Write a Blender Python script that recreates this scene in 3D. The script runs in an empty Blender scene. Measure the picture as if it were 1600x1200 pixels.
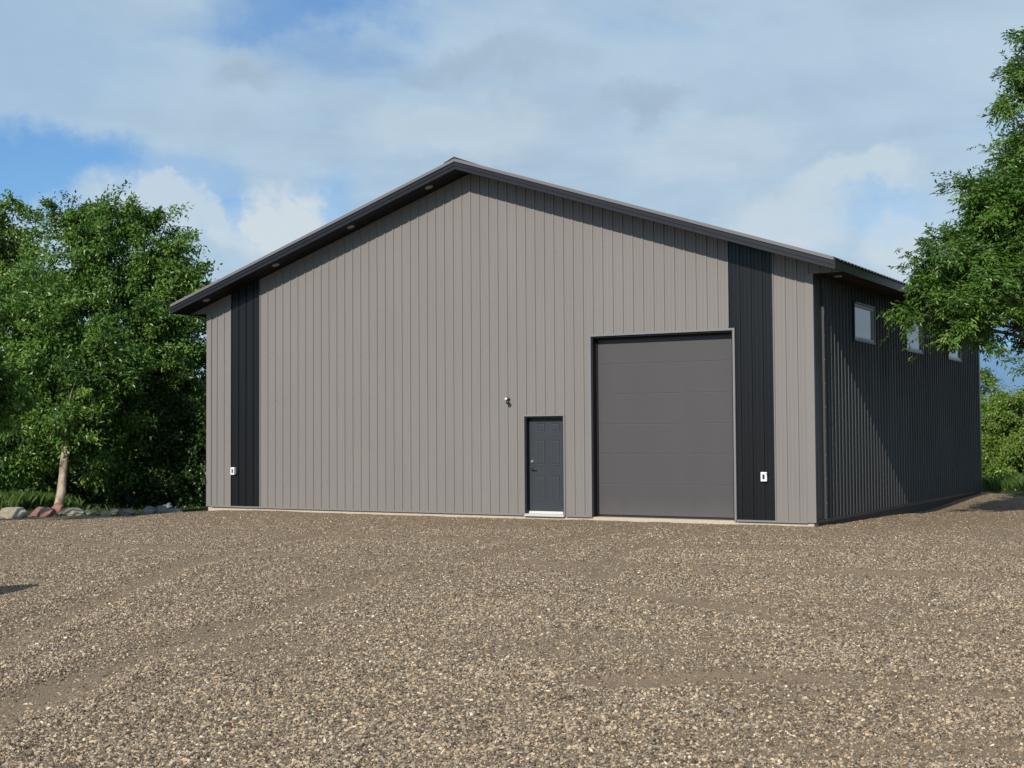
import bpy, bmesh, math, random
import numpy as np
from mathutils import Matrix, Vector

C = bpy.context.scene.collection
scene = bpy.context.scene
rad = math.radians

# ------------------------------------------------------------------ camera
YAW, PITCH, ROLL, FOCAL = 0.526, 0.0376, -0.0061, 2129.4
def cam_axes():
    cy, sy, cp, sp = math.cos(YAW), math.sin(YAW), math.cos(PITCH), math.sin(PITCH)
    f = Vector((-sy*cp, cy*cp, sp)); r = Vector((cy, sy, 0)); u = r.cross(f)
    c, s = math.cos(ROLL), math.sin(ROLL)
    return r*c + u*s, u*c - r*s, f
r_, u_, f_ = cam_axes()
cd = bpy.data.cameras.new('camera'); cam = bpy.data.objects.new('camera', cd); C.objects.link(cam)
cd.sensor_width = 36.0; cd.lens = FOCAL/1600*36.0; cd.clip_start = 0.1; cd.clip_end = 4000
M = Matrix(((r_.x, u_.x, -f_.x, 8.0116), (r_.y, u_.y, -f_.y, -25.1745), (r_.z, u_.z, -f_.z, 1.6869), (0, 0, 0, 1)))
cam.matrix_world = M
scene.camera = cam

# ------------------------------------------------------------------ light, sky, exposure
SUN_EL, SUN_AZ = rad(32.0), rad(3.0)          # azimuth measured from -Y towards +X
sun_dir = Vector((math.sin(SUN_AZ)*math.cos(SUN_EL), -math.cos(SUN_AZ)*math.cos(SUN_EL), math.sin(SUN_EL)))
sd_ = bpy.data.lights.new('sun', 'SUN'); sd_.energy = 4.9; sd_.angle = rad(0.53); sd_.color = (1.0, 0.93, 0.83)
sun = bpy.data.objects.new('sun', sd_); C.objects.link(sun)
sun.rotation_euler = (-sun_dir).to_track_quat('-Z', 'Y').to_euler()
scene.view_settings.view_transform = 'Standard'; scene.view_settings.look = 'None'
scene.view_settings.gamma = 1.0; scene.view_settings.use_curve_mapping = False
scene.view_settings.exposure = 0.0

class NT:
    """small helper to write node trees"""
    def __init__(s, tree):
        s.t = tree; s.n = tree.nodes; s.l = tree.links
    def new(s, typ, **kw):
        nd = s.n.new(typ)
        for k, v in kw.items():
            if k == 'inp':
                for kk, vv in v.items(): s.set(nd, kk, vv)
            else: setattr(nd, k, v)
        return nd
    def set(s, nd, key, v):
        sock = nd.inputs[key]
        if isinstance(v, bpy.types.NodeSocket): s.l.new(v, sock)
        else: sock.default_value = v
    def math(s, op, a, b=0.0, c=0.0, clamp=False):
        nd = s.new('ShaderNodeMath', operation=op, use_clamp=clamp)
        s.set(nd, 0, a); s.set(nd, 1, b); s.set(nd, 2, c)
        return nd.outputs[0]
    def vmath(s, op, a, b=(0, 0, 0)):
        nd = s.new('ShaderNodeVectorMath', operation=op)
        s.set(nd, 0, a); s.set(nd, 1, b)
        return nd.outputs['Value'] if op in ('LENGTH', 'DOT_PRODUCT', 'DISTANCE') else nd.outputs[0]
    def noise(s, vec, scale, detail=4, rough=0.55, dist=0.0, col=False):
        nd = s.new('ShaderNodeTexNoise')
        s.set(nd, 'Vector', vec); s.set(nd, 'Scale', scale); s.set(nd, 'Detail', detail)
        s.set(nd, 'Roughness', rough); s.set(nd, 'Distortion', dist)
        return nd.outputs['Color' if col else 'Fac']
    def maprange(s, v, a, b, c=0.0, d=1.0, smooth=True):
        nd = s.new('ShaderNodeMapRange', interpolation_type='SMOOTHSTEP' if smooth else 'LINEAR')
        s.set(nd, 'Value', v); s.set(nd, 'From Min', a); s.set(nd, 'From Max', b); s.set(nd, 'To Min', c); s.set(nd, 'To Max', d)
        return nd.outputs[0]
    def mix(s, fac, a, b, mode='MIX'):
        nd = s.new('ShaderNodeMix', data_type='RGBA', blend_type=mode)
        def st(i, v):
            if isinstance(v, bpy.types.NodeSocket): s.l.new(v, nd.inputs[i])
            else: nd.inputs[i].default_value = (*v, 1) if isinstance(v, tuple) and len(v) == 3 else v
        st(0, fac); st(6, a); st(7, b)
        return nd.outputs[2]
    def ramp(s, fac, stops, interp='LINEAR'):
        nd = s.new('ShaderNodeValToRGB'); s.set(nd, 0, fac)
        cr = nd.color_ramp; cr.interpolation = interp
        while len(cr.elements) < len(stops): cr.elements.new(0.5)
        for e, (p, c) in zip(cr.elements, stops):
            e.position = p; e.color = (*c, 1)
        return nd.outputs[0]
    def bump(s, h, strength, dist=0.01):
        nd = s.new('ShaderNodeBump'); s.set(nd, 'Height', h); s.set(nd, 'Strength', strength); s.set(nd, 'Distance', dist)
        return nd.outputs[0]

world = bpy.data.worlds.new("World"); scene.world = world; world.use_nodes = True
def build_sky():
    N = NT(world.node_tree); N.n.clear()
    tc = N.new('ShaderNodeTexCoord'); d = tc.outputs['Generated']
    sky = N.new('ShaderNodeTexSky', sky_type='NISHITA', sun_disc=False)
    sky.sun_elevation = SUN_EL; sky.sun_rotation = math.pi - SUN_AZ
    sky.air_density = 1.0; sky.dust_density = 0.6; sky.ozone_density = 3.0
    blue = N.mix(1.0, sky.outputs[0], (0.60, 0.98, 1.28), 'MULTIPLY')
    sep = N.new('ShaderNodeSeparateXYZ'); N.set(sep, 0, d)
    zz = N.math('ADD', N.math('MAXIMUM', sep.outputs[2], 0.0), 0.10)
    comb = N.new('ShaderNodeCombineXYZ')
    N.set(comb, 0, N.math('DIVIDE', sep.outputs[0], zz)); N.set(comb, 1, N.math('DIVIDE', sep.outputs[1], zz)); N.set(comb, 2, 0.0)
    deck = comb.outputs[0]                                  # a flat cloud deck overhead
    warp = N.noise(d, 11.0, 8, 0.62, col=True)
    wv = N.vmath('MULTIPLY', N.vmath('SUBTRACT', warp, (0.5, 0.5, 0.5)), (0.13, 0.13, 0.10))
    dw = N.vmath('ADD', d, wv)
    def patch(c, sx, sz, inner=0.35):
        v = N.vmath('MULTIPLY', N.vmath('SUBTRACT', dw, c), (1/sx, 1/sx, 1/sz))
        return N.maprange(N.vmath('LENGTH', v), inner, 1.0, 1.0, 0.0)
    big = N.noise(deck, 0.75, 7, 0.55, 0.25)
    cover = N.math('MULTIPLY', N.maprange(big, 0.22, 0.46), N.maprange(sep.outputs[1], -0.45, 0.25, 0.45, 1.0))
    gaps = [((-0.745, 0.640, 0.183), 0.120, 0.036), ((-0.76, 0.61, 0.26), 0.12, 0.085), ((-0.60, 0.74, 0.297), 0.11, 0.026),
            ((-0.60, 0.77, 0.168), 0.05, 0.034), ((-0.25, 0.955, 0.150), 0.055, 0.022), ((-0.665, 0.725, 0.182), 0.045, 0.03),
            ((-0.57, 0.79, 0.125), 0.05, 0.022), ((-0.20, 0.975, 0.05), 0.16, 0.045)]
    for k, (c, sx, sz) in enumerate(gaps):
        g = patch(c, sx, sz)
        amt = (0.86, 0.22, 0.62, 0.40, 0.30, 0.35, 0.4, 0.0)[k]
        cover = N.math('MULTIPLY', cover, N.math('SUBTRACT', 1.0, N.math('MULTIPLY', g, amt)))
    shade = N.noise(deck, 1.5, 6, 0.6, 0.3)
    shade2 = N.noise(dw, 5.0, 5, 0.55, 0.2)
    sh = N.math('ADD', N.math('MULTIPLY', shade, 0.55), N.math('MULTIPLY', shade2, 0.45))
    body = N.ramp(sh, [(0.30, (3.6, 4.75, 6.0)), (0.5, (4.5, 5.9, 7.2)), (0.68, (5.3, 6.6, 7.6))])
    puffs = [((-0.634, 0.755, 0.160), 0.046, 0.038), ((-0.683, 0.712, 0.164), 0.048, 0.030), ((-0.270, 0.950, 0.178), 0.055, 0.018),
             ((-0.240, 0.960, 0.132), 0.05, 0.034), ((-0.316, 0.937, 0.150), 0.055, 0.034), ((-0.52, 0.82, 0.215), 0.10, 0.03), ((-0.36, 0.905, 0.20), 0.08, 0.025)]
    for k, (c, sx, sz) in enumerate(puffs):
        g = patch(c, sx, sz, 0.45)
        amt = (0.95, 0.8, 0.6, 0.75, 0.65, 0.35, 0.3)[k]
        body = N.mix(N.math('MULTIPLY', g, amt), body, (6.3, 7.1, 7.6))
        cover = N.math('MAXIMUM', cover, N.math('MULTIPLY', g, amt*1.1))
    for c, sx, sz, amt in [((-0.40, 0.88, 0.235), 0.06, 0.016, 0.5), ((-0.52, 0.81, 0.262), 0.13, 0.018, 0.4), ((-0.64, 0.73, 0.262), 0.05, 0.018, 0.45)]:
        body = N.mix(N.math('MULTIPLY', patch(c, sx, sz, 0.1), amt), body, (3.1, 4.0, 4.9))
    body = N.mix(N.math('MULTIPLY', patch((-0.19, 0.98, 0.05), 0.15, 0.055, 0.3), 0.9), body, (1.55, 3.0, 5.2))
    cover = N.math('MULTIPLY', cover, 0.96)
    col = N.mix(cover, blue, body)
    bg = N.new('ShaderNodeBackground'); N.set(bg, 'Color', col); N.set(bg, 'Strength', 0.10)
    out = N.new('ShaderNodeOutputWorld'); N.l.new(bg.outputs[0], out.inputs[0])
build_sky()

# ------------------------------------------------------------------ mesh helpers
class MB:
    def __init__(s): s.v = []; s.f = []; s.extra = None
    def face(s, *pts):
        b = len(s.v); s.v.extend([tuple(p) for p in pts]); s.f.append(tuple(range(b, b+len(pts))))
    def box(s, x0, x1, y0, y1, z0, z1):
        s.hexa([(x0, y0, z0), (x1, y0, z0), (x1, y1, z0), (x0, y1, z0), (x0, y0, z1), (x1, y0, z1), (x1, y1, z1), (x0, y1, z1)])
    def hexa(s, p):
        b = len(s.v); s.v.extend(p)
        for q in ((0, 3, 2, 1), (4, 5, 6, 7), (0, 1, 5, 4), (1, 2, 6, 5), (2, 3, 7, 6), (3, 0, 4, 7)):
            s.f.append(tuple(b+i for i in q))
    def tube(s, pts, radii, seg=10, cap=True, jit=0.0, rng=None):
        b = len(s.v); n = len(pts)
        for i, p in enumerate(pts):
            p = Vector(p)
            t = (Vector(pts[min(i+1, n-1)]) - Vector(pts[max(i-1, 0)])).normalized()
            a = t.orthogonal().normalized() if abs(t.z) < .95 else Vector((1, 0, 0)) - t*t.x
            a.normalize(); c = t.cross(a)
            for k in range(seg):
                th = 2*math.pi*k/seg
                rr = radii[i]*(1 + (rng.uniform(-jit, jit) if rng else 0))
                q = p + (a*math.cos(th) + c*math.sin(th))*rr
                s.v.append(tuple(q))
        for i in range(n-1):
            for k in range(seg):
                k2 = (k+1) % seg
                s.f.append((b+i*seg+k, b+i*seg+k2, b+(i+1)*seg+k2, b+(i+1)*seg+k))
        if cap:
            s.f.append(tuple(b+k for k in range(seg))[::-1]); s.f.append(tuple(b+(n-1)*seg+k for k in range(seg)))
    def build(s, name, mat, parent=None, smooth=False, loc=None):
        m = bpy.data.meshes.new(name)
        vs = s.v if loc is None else [(a-loc[0], b-loc[1], c-loc[2]) for a, b, c in s.v]
        m.from_pydata(vs, [], s.f); m.update()
        if smooth: m.polygons.foreach_set('use_smooth', [True]*len(m.polygons))
        o = bpy.data.objects.new(name, m); C.objects.link(o)
        m.materials.append(mat)
        if s.extra:
            m.materials.append(s.extra[1]); mi = np.zeros(len(m.polygons), dtype=np.int32); mi[s.extra[0]:] = 1
            m.polygons.foreach_set('material_index', mi)
        if loc is not None: o.location = loc
        if parent is not None: o.parent = parent
        return o
    def absorb(s, other, mat):
        """fasteners are surface pattern: they join the sheet's own mesh with a second material"""
        s.extra = (len(s.f), mat); b = len(s.v); s.v.extend(other.v); s.f.extend(tuple(i+b for i in f) for f in other.f)
        return s
def tag(o, label=None, cat=None, group=None, kind=None):
    if label: o['label'] = label
    if cat: o['category'] = cat
    if group: o['group'] = group
    if kind: o['kind'] = kind
    return o
def empty(name, loc=(0, 0, 0)):
    o = bpy.data.objects.new(name, None); C.objects.link(o); o.location = loc; o.empty_display_size = 0.3
    return o
def bevel(o, w, seg=2):
    bm = bmesh.new(); bm.from_mesh(o.data)
    bmesh.ops.bevel(bm, geom=bm.edges[:], offset=w, segments=seg, affect='EDGES', profile=0.5)
    bm.to_mesh(o.data); bm.free()
def np_mesh(name, V, F, mat, smooth=False, attrs=None, parent=None):
    """V (n,3), F (m,k) with constant k"""
    m = bpy.data.meshes.new(name); n, k = F.shape
    m.vertices.add(len(V)); m.vertices.foreach_set('co', V.astype(np.float32).ravel())
    m.loops.add(n*k); m.loops.foreach_set('vertex_index', F.astype(np.int32).ravel())
    m.polygons.add(n); m.polygons.foreach_set('loop_start', np.arange(0, n*k, k, dtype=np.int32))
    try: m.polygons.foreach_set('loop_total', np.full(n, k, dtype=np.int32))
    except Exception: pass
    m.update(calc_edges=True)
    m.polygons.foreach_set('use_smooth', np.full(n, smooth, dtype=bool))
    for an, (dom, arr) in (attrs or {}).items():
        a = m.attributes.new(an, 'FLOAT', dom); a.data.foreach_set('value', arr.astype(np.float32))
    m.validate(); m.update()
    m.materials.append(mat)
    o = bpy.data.objects.new(name, m); C.objects.link(o)
    if parent is not None: o.parent = parent
    return o

# ------------------------------------------------------------------ materials
def new_mat(name):
    m = bpy.data.materials.new(name); m.use_nodes = True
    N = NT(m.node_tree); N.n.clear()
    out = N.new('ShaderNodeOutputMaterial')
    b = N.new('ShaderNodeBsdfPrincipled'); N.l.new(b.outputs[0], out.inputs[0])
    return m, N, b, out
def steel(name, col, rough=0.45, spec=0.5, mott=0.10, dust=None):
    m, N, b, _ = new_mat(name)
    g = N.new('ShaderNodeNewGeometry'); pos = g.outputs['Position']
    n1 = N.noise(N.vmath('MULTIPLY', pos, (1, 1, 0.25)), 1.3, 4)
    n2 = N.noise(N.vmath('MULTIPLY', pos, (1, 1, 0.06)), 14.0, 3)
    f = N.math('ADD', N.math('MULTIPLY', n1, mott), N.math('MULTIPLY', n2, mott*0.5))
    c = N.mix(f, tuple(x*0.93 for x in col), tuple(x*1.5 for x in col))
    if dust:
        sep = N.new('ShaderNodeSeparateXYZ'); N.set(sep, 0, pos)
        dz = N.maprange(N.math('ADD', sep.outputs[2], N.math('MULTIPLY', N.noise(pos, 3.0, 4), 0.5)), 0.2, 0.75, 0.5, 0.0)
        c = N.mix(dz, c, dust)
    N.set(b, 'Base Color', c)
    N.set(b, 'Roughness', N.maprange(n1, 0.2, 0.8, rough-0.05, rough+0.09, False))
    N.set(b, 'Specular IOR Level', spec)
    w = N.noise(N.vmath('MULTIPLY', pos, (1, 1, 0.35)), 2.2, 2)
    N.set(b, 'Normal', N.bump(w, 0.35, 0.012))
    return m
def plain(name, col, rough=0.5, metal=0.0, spec=0.5, bump=0.0, bscale=40, var=0.1):
    m, N, b, _ = new_mat(name)
    g = N.new('ShaderNodeNewGeometry'); pos = g.outputs['Position']
    n = N.noise(pos, bscale, 4)
    N.set(b, 'Base Color', N.mix(n, tuple(x*(1-var) for x in col), tuple(min(1, x*(1+var)) for x in col)))
    N.set(b, 'Roughness', rough); N.set(b, 'Metallic', metal); N.set(b, 'Specular IOR Level', spec)
    if bump: N.set(b, 'Normal', N.bump(n, bump, 0.01))
    return m
M_GREY = steel('grey_painted_steel', (0.196, 0.179, 0.169), 0.45, 0.35, 0.13, dust=(0.205, 0.182, 0.158))
M_BLACK = steel('black_painted_steel', (0.0080, 0.0080, 0.0092), 0.30, 0.32, 0.3)
M_SIDE = steel('black_side_steel', (0.0075, 0.0075, 0.0080), 0.50, 1.0, 0.3)
M_TRIM = plain('grey_trim_steel', (0.185, 0.178, 0.182), 0.4, bscale=3)
M_RAKE = plain('pale_rake_trim_steel', (0.150, 0.140, 0.143), 0.35, bscale=2)
M_BTRIM = plain('black_trim_steel', (0.012, 0.0125, 0.0155), 0.38, spec=0.4, bscale=2, var=0.25)
M_SOFF = plain('black_vented_soffit', (0.010, 0.010, 0.012), 0.6, spec=0.3)
M_ROOF = steel('charcoal_roof_steel', (0.040, 0.040, 0.044), 0.45, 0.45)
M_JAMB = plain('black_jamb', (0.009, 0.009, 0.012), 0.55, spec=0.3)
M_OHD = steel('grey_overhead_door_paint', (0.068, 0.063, 0.066), 0.5, 0.3, 0.22, dust=(0.105, 0.095, 0.088))
M_DOOR = plain('slate_door_paint', (0.034, 0.0395, 0.046), 0.45, spec=0.35, bscale=5, var=0.12)
M_CONC = plain('pale_concrete', (0.44, 0.38, 0.28), 0.9, bump=0.5, bscale=22, var=0.25)
M_ALU = plain('brushed_aluminium', (0.55, 0.54, 0.50), 0.5, metal=0.3)
M_WHITE = plain('white_plastic', (0.78, 0.78, 0.76), 0.4)
M_DARKP = plain('dark_plastic', (0.02, 0.02, 0.022), 0.35)
M_FRAME = plain('pale_window_vinyl', (0.42, 0.45, 0.47), 0.4)
M_SCREW = plain('galvanised_screw', (0.30, 0.29, 0.28), 0.35, metal=0.5)
M_LAMP = plain('frosted_lens', (0.30, 0.30, 0.30), 0.5)
M_RING = plain('grey_lamp_ring', (0.32, 0.32, 0.32), 0.5)
M_STEELKNOB = plain('satin_nickel', (0.65, 0.63, 0.60), 0.3, metal=0.9)
def glass_mat():
    m, N, b, _ = new_mat('window_glass')
    N.set(b, 'Base Color', (0.24, 0.28, 0.31, 1)); N.set(b, 'Roughness', 0.04); N.set(b, 'IOR', 1.52)
    N.set(b, 'Specular IOR Level', 1.0)
    g = N.new('ShaderNodeNewGeometry')
    N.set(b, 'Normal', N.bump(N.noise(g.outputs['Position'], 0.9, 2), 0.10, 0.02))
    return m
M_GLASS = glass_mat()

# ------------------------------------------------------------------ building numbers
W, L, HE, RUN = 15.24, 15.26, 4.92, 7.62
SL = 2.50/RUN                # roof slope
HS = 4.72                    # eave soffit height
OH = 0.62                    # overhang
FT = 0.20                    # fascia height
XC = -RUN
def zsof(x): return HE + SL*(RUN - abs(x - XC))
PITCH_R = 0.2286
def rib_profile(a, b, phase, minor=True, h=0.020, mh=0.0050):
    """points (s, out) across a ribbed steel panel between a and b; out = distance proud of the pan"""
    pts = []
    k0 = math.floor((a-phase)/PITCH_R) - 1; k1 = math.ceil((b-phase)/PITCH_R) + 1
    for k in range(k0, k1+1):
        c = phase + k*PITCH_R
        pts += [(c-0.019, 0), (c-0.014, h), (c+0.014, h), (c+0.019, 0)]
        if minor:
            for q in (1/3, 2/3):
                m = c + PITCH_R*q
                pts += [(m-0.014, 0), (m-0.006, mh), (m+0.006, mh), (m+0.014, 0)]
    pts.sort()
    def val(s):
        for (s0, o0), (s1, o1) in zip(pts, pts[1:]):
            if s0 <= s <= s1: return o0 + (o1-o0)*(s-s0)/max(1e-9, s1-s0)
        return 0
    inside = [(s, o) for s, o in pts if a+1e-4 < s < b-1e-4]
    return [(a, val(a))] + inside + [(b, val(b))]
PH = -W + 1.667               # front rib phase
OPEN = [(-6.29, -5.355, 2.085), (-4.70, -1.60, 3.715)]      # man door, overhead door (x0, x1, head)

shed = empty('metal_shop_building', (XC, L/2, 0))
tag(shed, 'large grey and black ribbed metal shop with gable roof and overhead door', 'building')
BL = (-XC, -L/2, 0)
def part(mb, name, mat, label=None, parent=None, smooth=False):
    # meshes are written in world numbers; the parent sits at the footprint's centre
    o = mb.build(name, mat, shed if parent is None else parent, smooth)
    if parent is None: o.location = (-XC, -L/2, 0)
    if label: o['label'] = label
    return o

def front_panel(x0, x1, mb, screws):
    cuts = sorted({x0, x1} | {c for o in OPEN for c in o[:2] if x0 < c < x1} | ({XC} if x0 < XC < x1 else set()))
    for a, b in zip(cuts, cuts[1:]):
        zb = 0.0
        for o in OPEN:
            if a >= o[0]-1e-6 and b <= o[1]+1e-6: zb = o[2]
        pr = rib_profile(a, b, PH)
        for (s0, o0), (s1, o1) in zip(pr, pr[1:]):
            mb.face((s0, -o0, zb), (s1, -o1, zb), (s1, -o1, zsof(s1)-0.0), (s0, -o0, zsof(s0)-0.0))
    k0 = math.ceil((x0-PH)/PITCH_R); k1 = math.floor((x1-PH)/PITCH_R)
    for k in range(k0, k1+1):
        for zr in np.arange(0.55, 7.3, 1.0):
            for dx in (0.045,):
                x = PH + k*PITCH_R + dx
                if x >= x1 or zr > zsof(x)-0.15: continue
                if any(o[0]-0.06 < x < o[1]+0.06 and zr < o[2]+0.08 for o in OPEN): continue
                screws.box(x-0.007, x+0.007, -0.010, 0.0, zr-0.007, zr+0.007)
XB = (PH-4*PITCH_R, PH, PH+52*PITCH_R, PH+56*PITCH_R)       # black bays
sg, sb = MB(), MB()
mb = MB(); front_panel(-W+0.13, XB[0], mb, sg); front_panel(XB[1], XB[2], mb, sg); front_panel(XB[3], -0.14, mb, sg)
front = part(mb.absorb(sg, M_SCREW), 'front_wall', M_GREY)
mb = MB(); front_panel(XB[0]+0.001, XB[1]-0.001, mb, sb); part(mb, 'accent_panel', M_BLACK, 'black accent strip near the left corner')
mb = MB(); front_panel(XB[2]+0.001, XB[3]-0.001, mb, sb); part(mb, 'accent_panel', M_BLACK, 'black accent strip right of the overhead door')
# black bay edges: slim upright trims
for x in XB:
    mb = MB(); mb.box(x-0.008, x+0.008, -0.024, 0.0, 0.0 if x != XB[2] else 3.78, zsof(x)-0.02); part(mb, 'panel_edge_trim', M_GREY)
# siding carried past the corners over the boxed eaves
for a, b in ((-0.14, OH-0.02), (-W-OH+0.02, -W+0.13)):
    mb = MB(); pr = rib_profile(a, b, PH)
    for (s0, o0), (s1, o1) in zip(pr, pr[1:]):
        mb.face((s0, -o0, HS), (s1, -o1, HS), (s1, -o1, max(HS+.001, zsof(s1))), (s0, -o0, max(HS+.001, zsof(s0))))
    part(mb, 'eave_return', M_GREY)
# corner trims and base trim
for a, b in ((-0.14, 0.024), (-W-0.024, -W+0.13)):
    mb = MB(); mb.box(a, b, -0.026, 0.0, 0.0, HS); part(mb, 'corner_trim', M_GREY)
for a, b in ((-W+0.13, OPEN[0][0]-0.05), (OPEN[0][1]+0.05, OPEN[1][0]-0.05), (OPEN[1][1]+0.05, -0.14)):
    mb = MB(); mb.box(a, b, -0.034, -0.0005, -0.012, 0.022); part(mb, 'base_trim', M_TRIM)
# back and left walls
mb = MB()
for a, b in ((-W, XC), (XC, 0)):
    pr = rib_profile(a, b, PH, False)
    for (s0, o0), (s1, o1) in zip(pr, pr[1:]):
        mb.face((s1, L+o1, 0), (s0, L+o0, 0), (s0, L+o0, zsof(s0)), (s1, L+o1, zsof(s1)))
part(mb, 'rear_wall', M_GREY)
def side_wall(x, sgn, wins, mb, y0, y1):
    cuts = sorted({y0, y1} | {c for w in wins for c in w[:2]})
    for a, b in zip(cuts, cuts[1:]):
        spans = [(0.0, HS)]
        for w in wins:
            if a >= w[0]-1e-6 and b <= w[1]+1e-6: spans = [(0.0, w[2]), (w[3], HS)]
        pr = rib_profile(a, b, 0.18, True, 0.026)
        for (s0, o0), (s1, o1) in zip(pr, pr[1:]):
            for z0, z1 in spans:
                q = [(x+sgn*o0, s0, z0), (x+sgn*o1, s1, z0), (x+sgn*o1, s1, z1), (x+sgn*o0, s0, z1)]
                mb.face(*(q if sgn > 0 else q[::-1]))
WINS = [(2.70, 4.21, 3.635, 4.375), (6.97, 8.48, 3.635, 4.375), (11.29, 12.80, 3.635, 4.375)]
mb = MB(); side_wall(0.0, 1, WINS, mb, 0.56, L-0.14)
# plain flashing pan at the front corner
mb.face((0.0, 0.03, 0), (0.0, 0.56, 0), (0.0, 0.56, HS), (0.0, 0.03, HS))
for c in (0.17, 0.36): mb.hexa([(0.0, c-.02, 0), (0.006, c-.008, 0), (0.006, c+.008, 0), (0.0, c+.02, 0), (0.0, c-.02, HS), (0.006, c-.008, HS), (0.006, c+.008, HS), (0.0, c+.02, HS)])
sc_ = MB()
for k in range(int((L-0.8)/PITCH_R)):
    for zr in np.arange(0.4, 4.6, 0.75):
        y = 0.18 + (k+2)*PITCH_R + 0.06
        if not any(w[0]-.05 < y < w[1]+.05 and w[2]-.05 < zr < w[3]+.05 for w in WINS): sc_.box(0.0, 0.009, y-.006, y+.006, zr-.006, zr+.006)
side = part(mb.absorb(sc_, M_SCREW), 'side_wall', M_SIDE, 'black ribbed long side wall with high windows')
mb = MB(); side_wall(-W, -1, [], mb, 0, L); part(mb, 'side_wall', M_GREY, 'side wall towards the left trees')
mb = MB()
fl = MB(); fl.box(0.0, 0.046, 0.556, 0.578, 0.0, HS-0.25)        # standing edge of the corner flashing
sc_ = MB()
for zr in np.arange(0.35, 4.4, 0.46): sc_.box(0.046, 0.054, 0.559, 0.575, zr-.008, zr+.008)
part(fl.absorb(sc_, M_SCREW), 'corner_flashing', M_SIDE)
mb.box(0.0, 0.028, L-0.14, L+0.02, 0.0, HS); part(mb, 'side_corner_trim', M_BTRIM)
mb = MB(); mb.box(0.0005, 0.030, 0.0, 0.05, 0.0, HS-0.002); part(mb, 'side_corner_trim', M_BTRIM)
mb = MB(); mb.box(0.0005, 0.034, 0.05, L, -0.014, 0.05); part(mb, 'side_base_trim', M_BTRIM)
mb = MB(); mb.box(-W+0.01, -0.03, 0.012, 0.30, -0.6, -0.004); mb.box(-W+0.01, -W+0.3, 0.30, L-0.01, -0.6, -0.004); mb.box(-W+0.3, -0.03, L-0.3, L-0.01, -0.6, -0.004)
mb.box(-W+0.3, -0.3, 0.30, L-0.3, -0.6, -0.010)
part(mb, 'foundation', M_CONC)
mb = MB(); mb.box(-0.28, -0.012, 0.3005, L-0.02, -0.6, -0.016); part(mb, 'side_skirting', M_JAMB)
# soffits
n = 84
for yy0, yy1 in ((-OH, 0.0), (L, L+OH)):
    for side_ in (0, 1):
        mb = MB()
        for i in range(n):
            a = (RUN+OH)*i/n; b = (RUN+OH)*(i+1)/n - 0.012; c = (RUN+OH)*(i+1)/n
            sg_ = 1 if side_ == 0 else -1
            xa, xb, xc = (XC - sg_*((RUN+OH) - t) for t in (a, b, c))
            for q in ([(xa, yy0, zsof(xa)), (xa, yy1, zsof(xa)), (xb, yy1, zsof(xb)), (xb, yy0, zsof(xb))],
                      [(xb, yy0, zsof(xb)+.008), (xb, yy1, zsof(xb)+.008), (xc, yy1, zsof(xc)+.008), (xc, yy0, zsof(xc)+.008)]):
                mb.face(*(q if side_ == 0 else q[::-1]))
        part(mb, 'gable_soffit', M_SOFF)
for x0, x1 in ((0.0, OH), (-W-OH, -W)):
    mb = MB(); yy = 0.0
    while yy < L:
        mb.face((x0, yy, HS), (x0, min(L, yy+.29), HS), (x1, min(L, yy+.29), HS), (x1, yy, HS))
        mb.face((x0, yy+.29, HS+.008), (x0, yy+.305, HS+.008), (x1, yy+.305, HS+.008), (x1, yy+.29, HS+.008))
        yy += 0.305
    part(mb, 'eave_soffit', M_SOFF)
# gable fascia + rake trim (front and back), following both slopes
def sloped(mb, x0, x1, y0, y1, za, zb):
    mb.hexa([(x0, y0, zsof(x0)+za), (x1, y0, zsof(x1)+za), (x1, y1, zsof(x1)+za), (x0, y1, zsof(x0)+za),
             (x0, y0, zsof(x0)+zb), (x1, y0, zsof(x1)+zb), (x1, y1, zsof(x1)+zb), (x0, y1, zsof(x0)+zb)])
XL, XR = -W-OH, OH
for (a, b) in ((XL, XC), (XC, XR)):
    xs = [a + (b-a)*i/3 for i in range(4)]
    for fy0, fy1, ly0, ly1, ry0, ry1 in ((-OH-.02, -OH, -OH-.034, -OH-.02, -OH-.045, -OH+.16), (L+OH, L+OH+.02, L+OH+.02, L+OH+.034, L+OH-.16, L+OH+.045)):
        fa, rk = MB(), MB()
        for i in range(3): sloped(fa, xs[i], xs[i+1]-(0.003 if i < 2 else 0), fy0, fy1, -0.012, 0.150)
        sloped(fa, a, b, ly0, ly1, 0.062, 0.068)
        sloped(rk, a, b, ry0, ry1, 0.1505, 0.215)
        part(fa, 'gable_fascia', M_BTRIM); part(rk, 'rake_trim', M_RAKE)
for x0, x1 in ((OH, OH+0.02), (XL-0.02, XL)):
    mb = MB(); mb.box(x0, x1, -OH-0.02, L+OH+0.02, HS-0.012, HS+0.17)
    xx = (x0+x1)/2
    mb.box(xx-0.02, xx+0.02, -OH-0.02, L+OH+0.02, HS+0.1702, HS+0.196)
    part(mb, 'eave_fascia', M_BTRIM)
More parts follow.
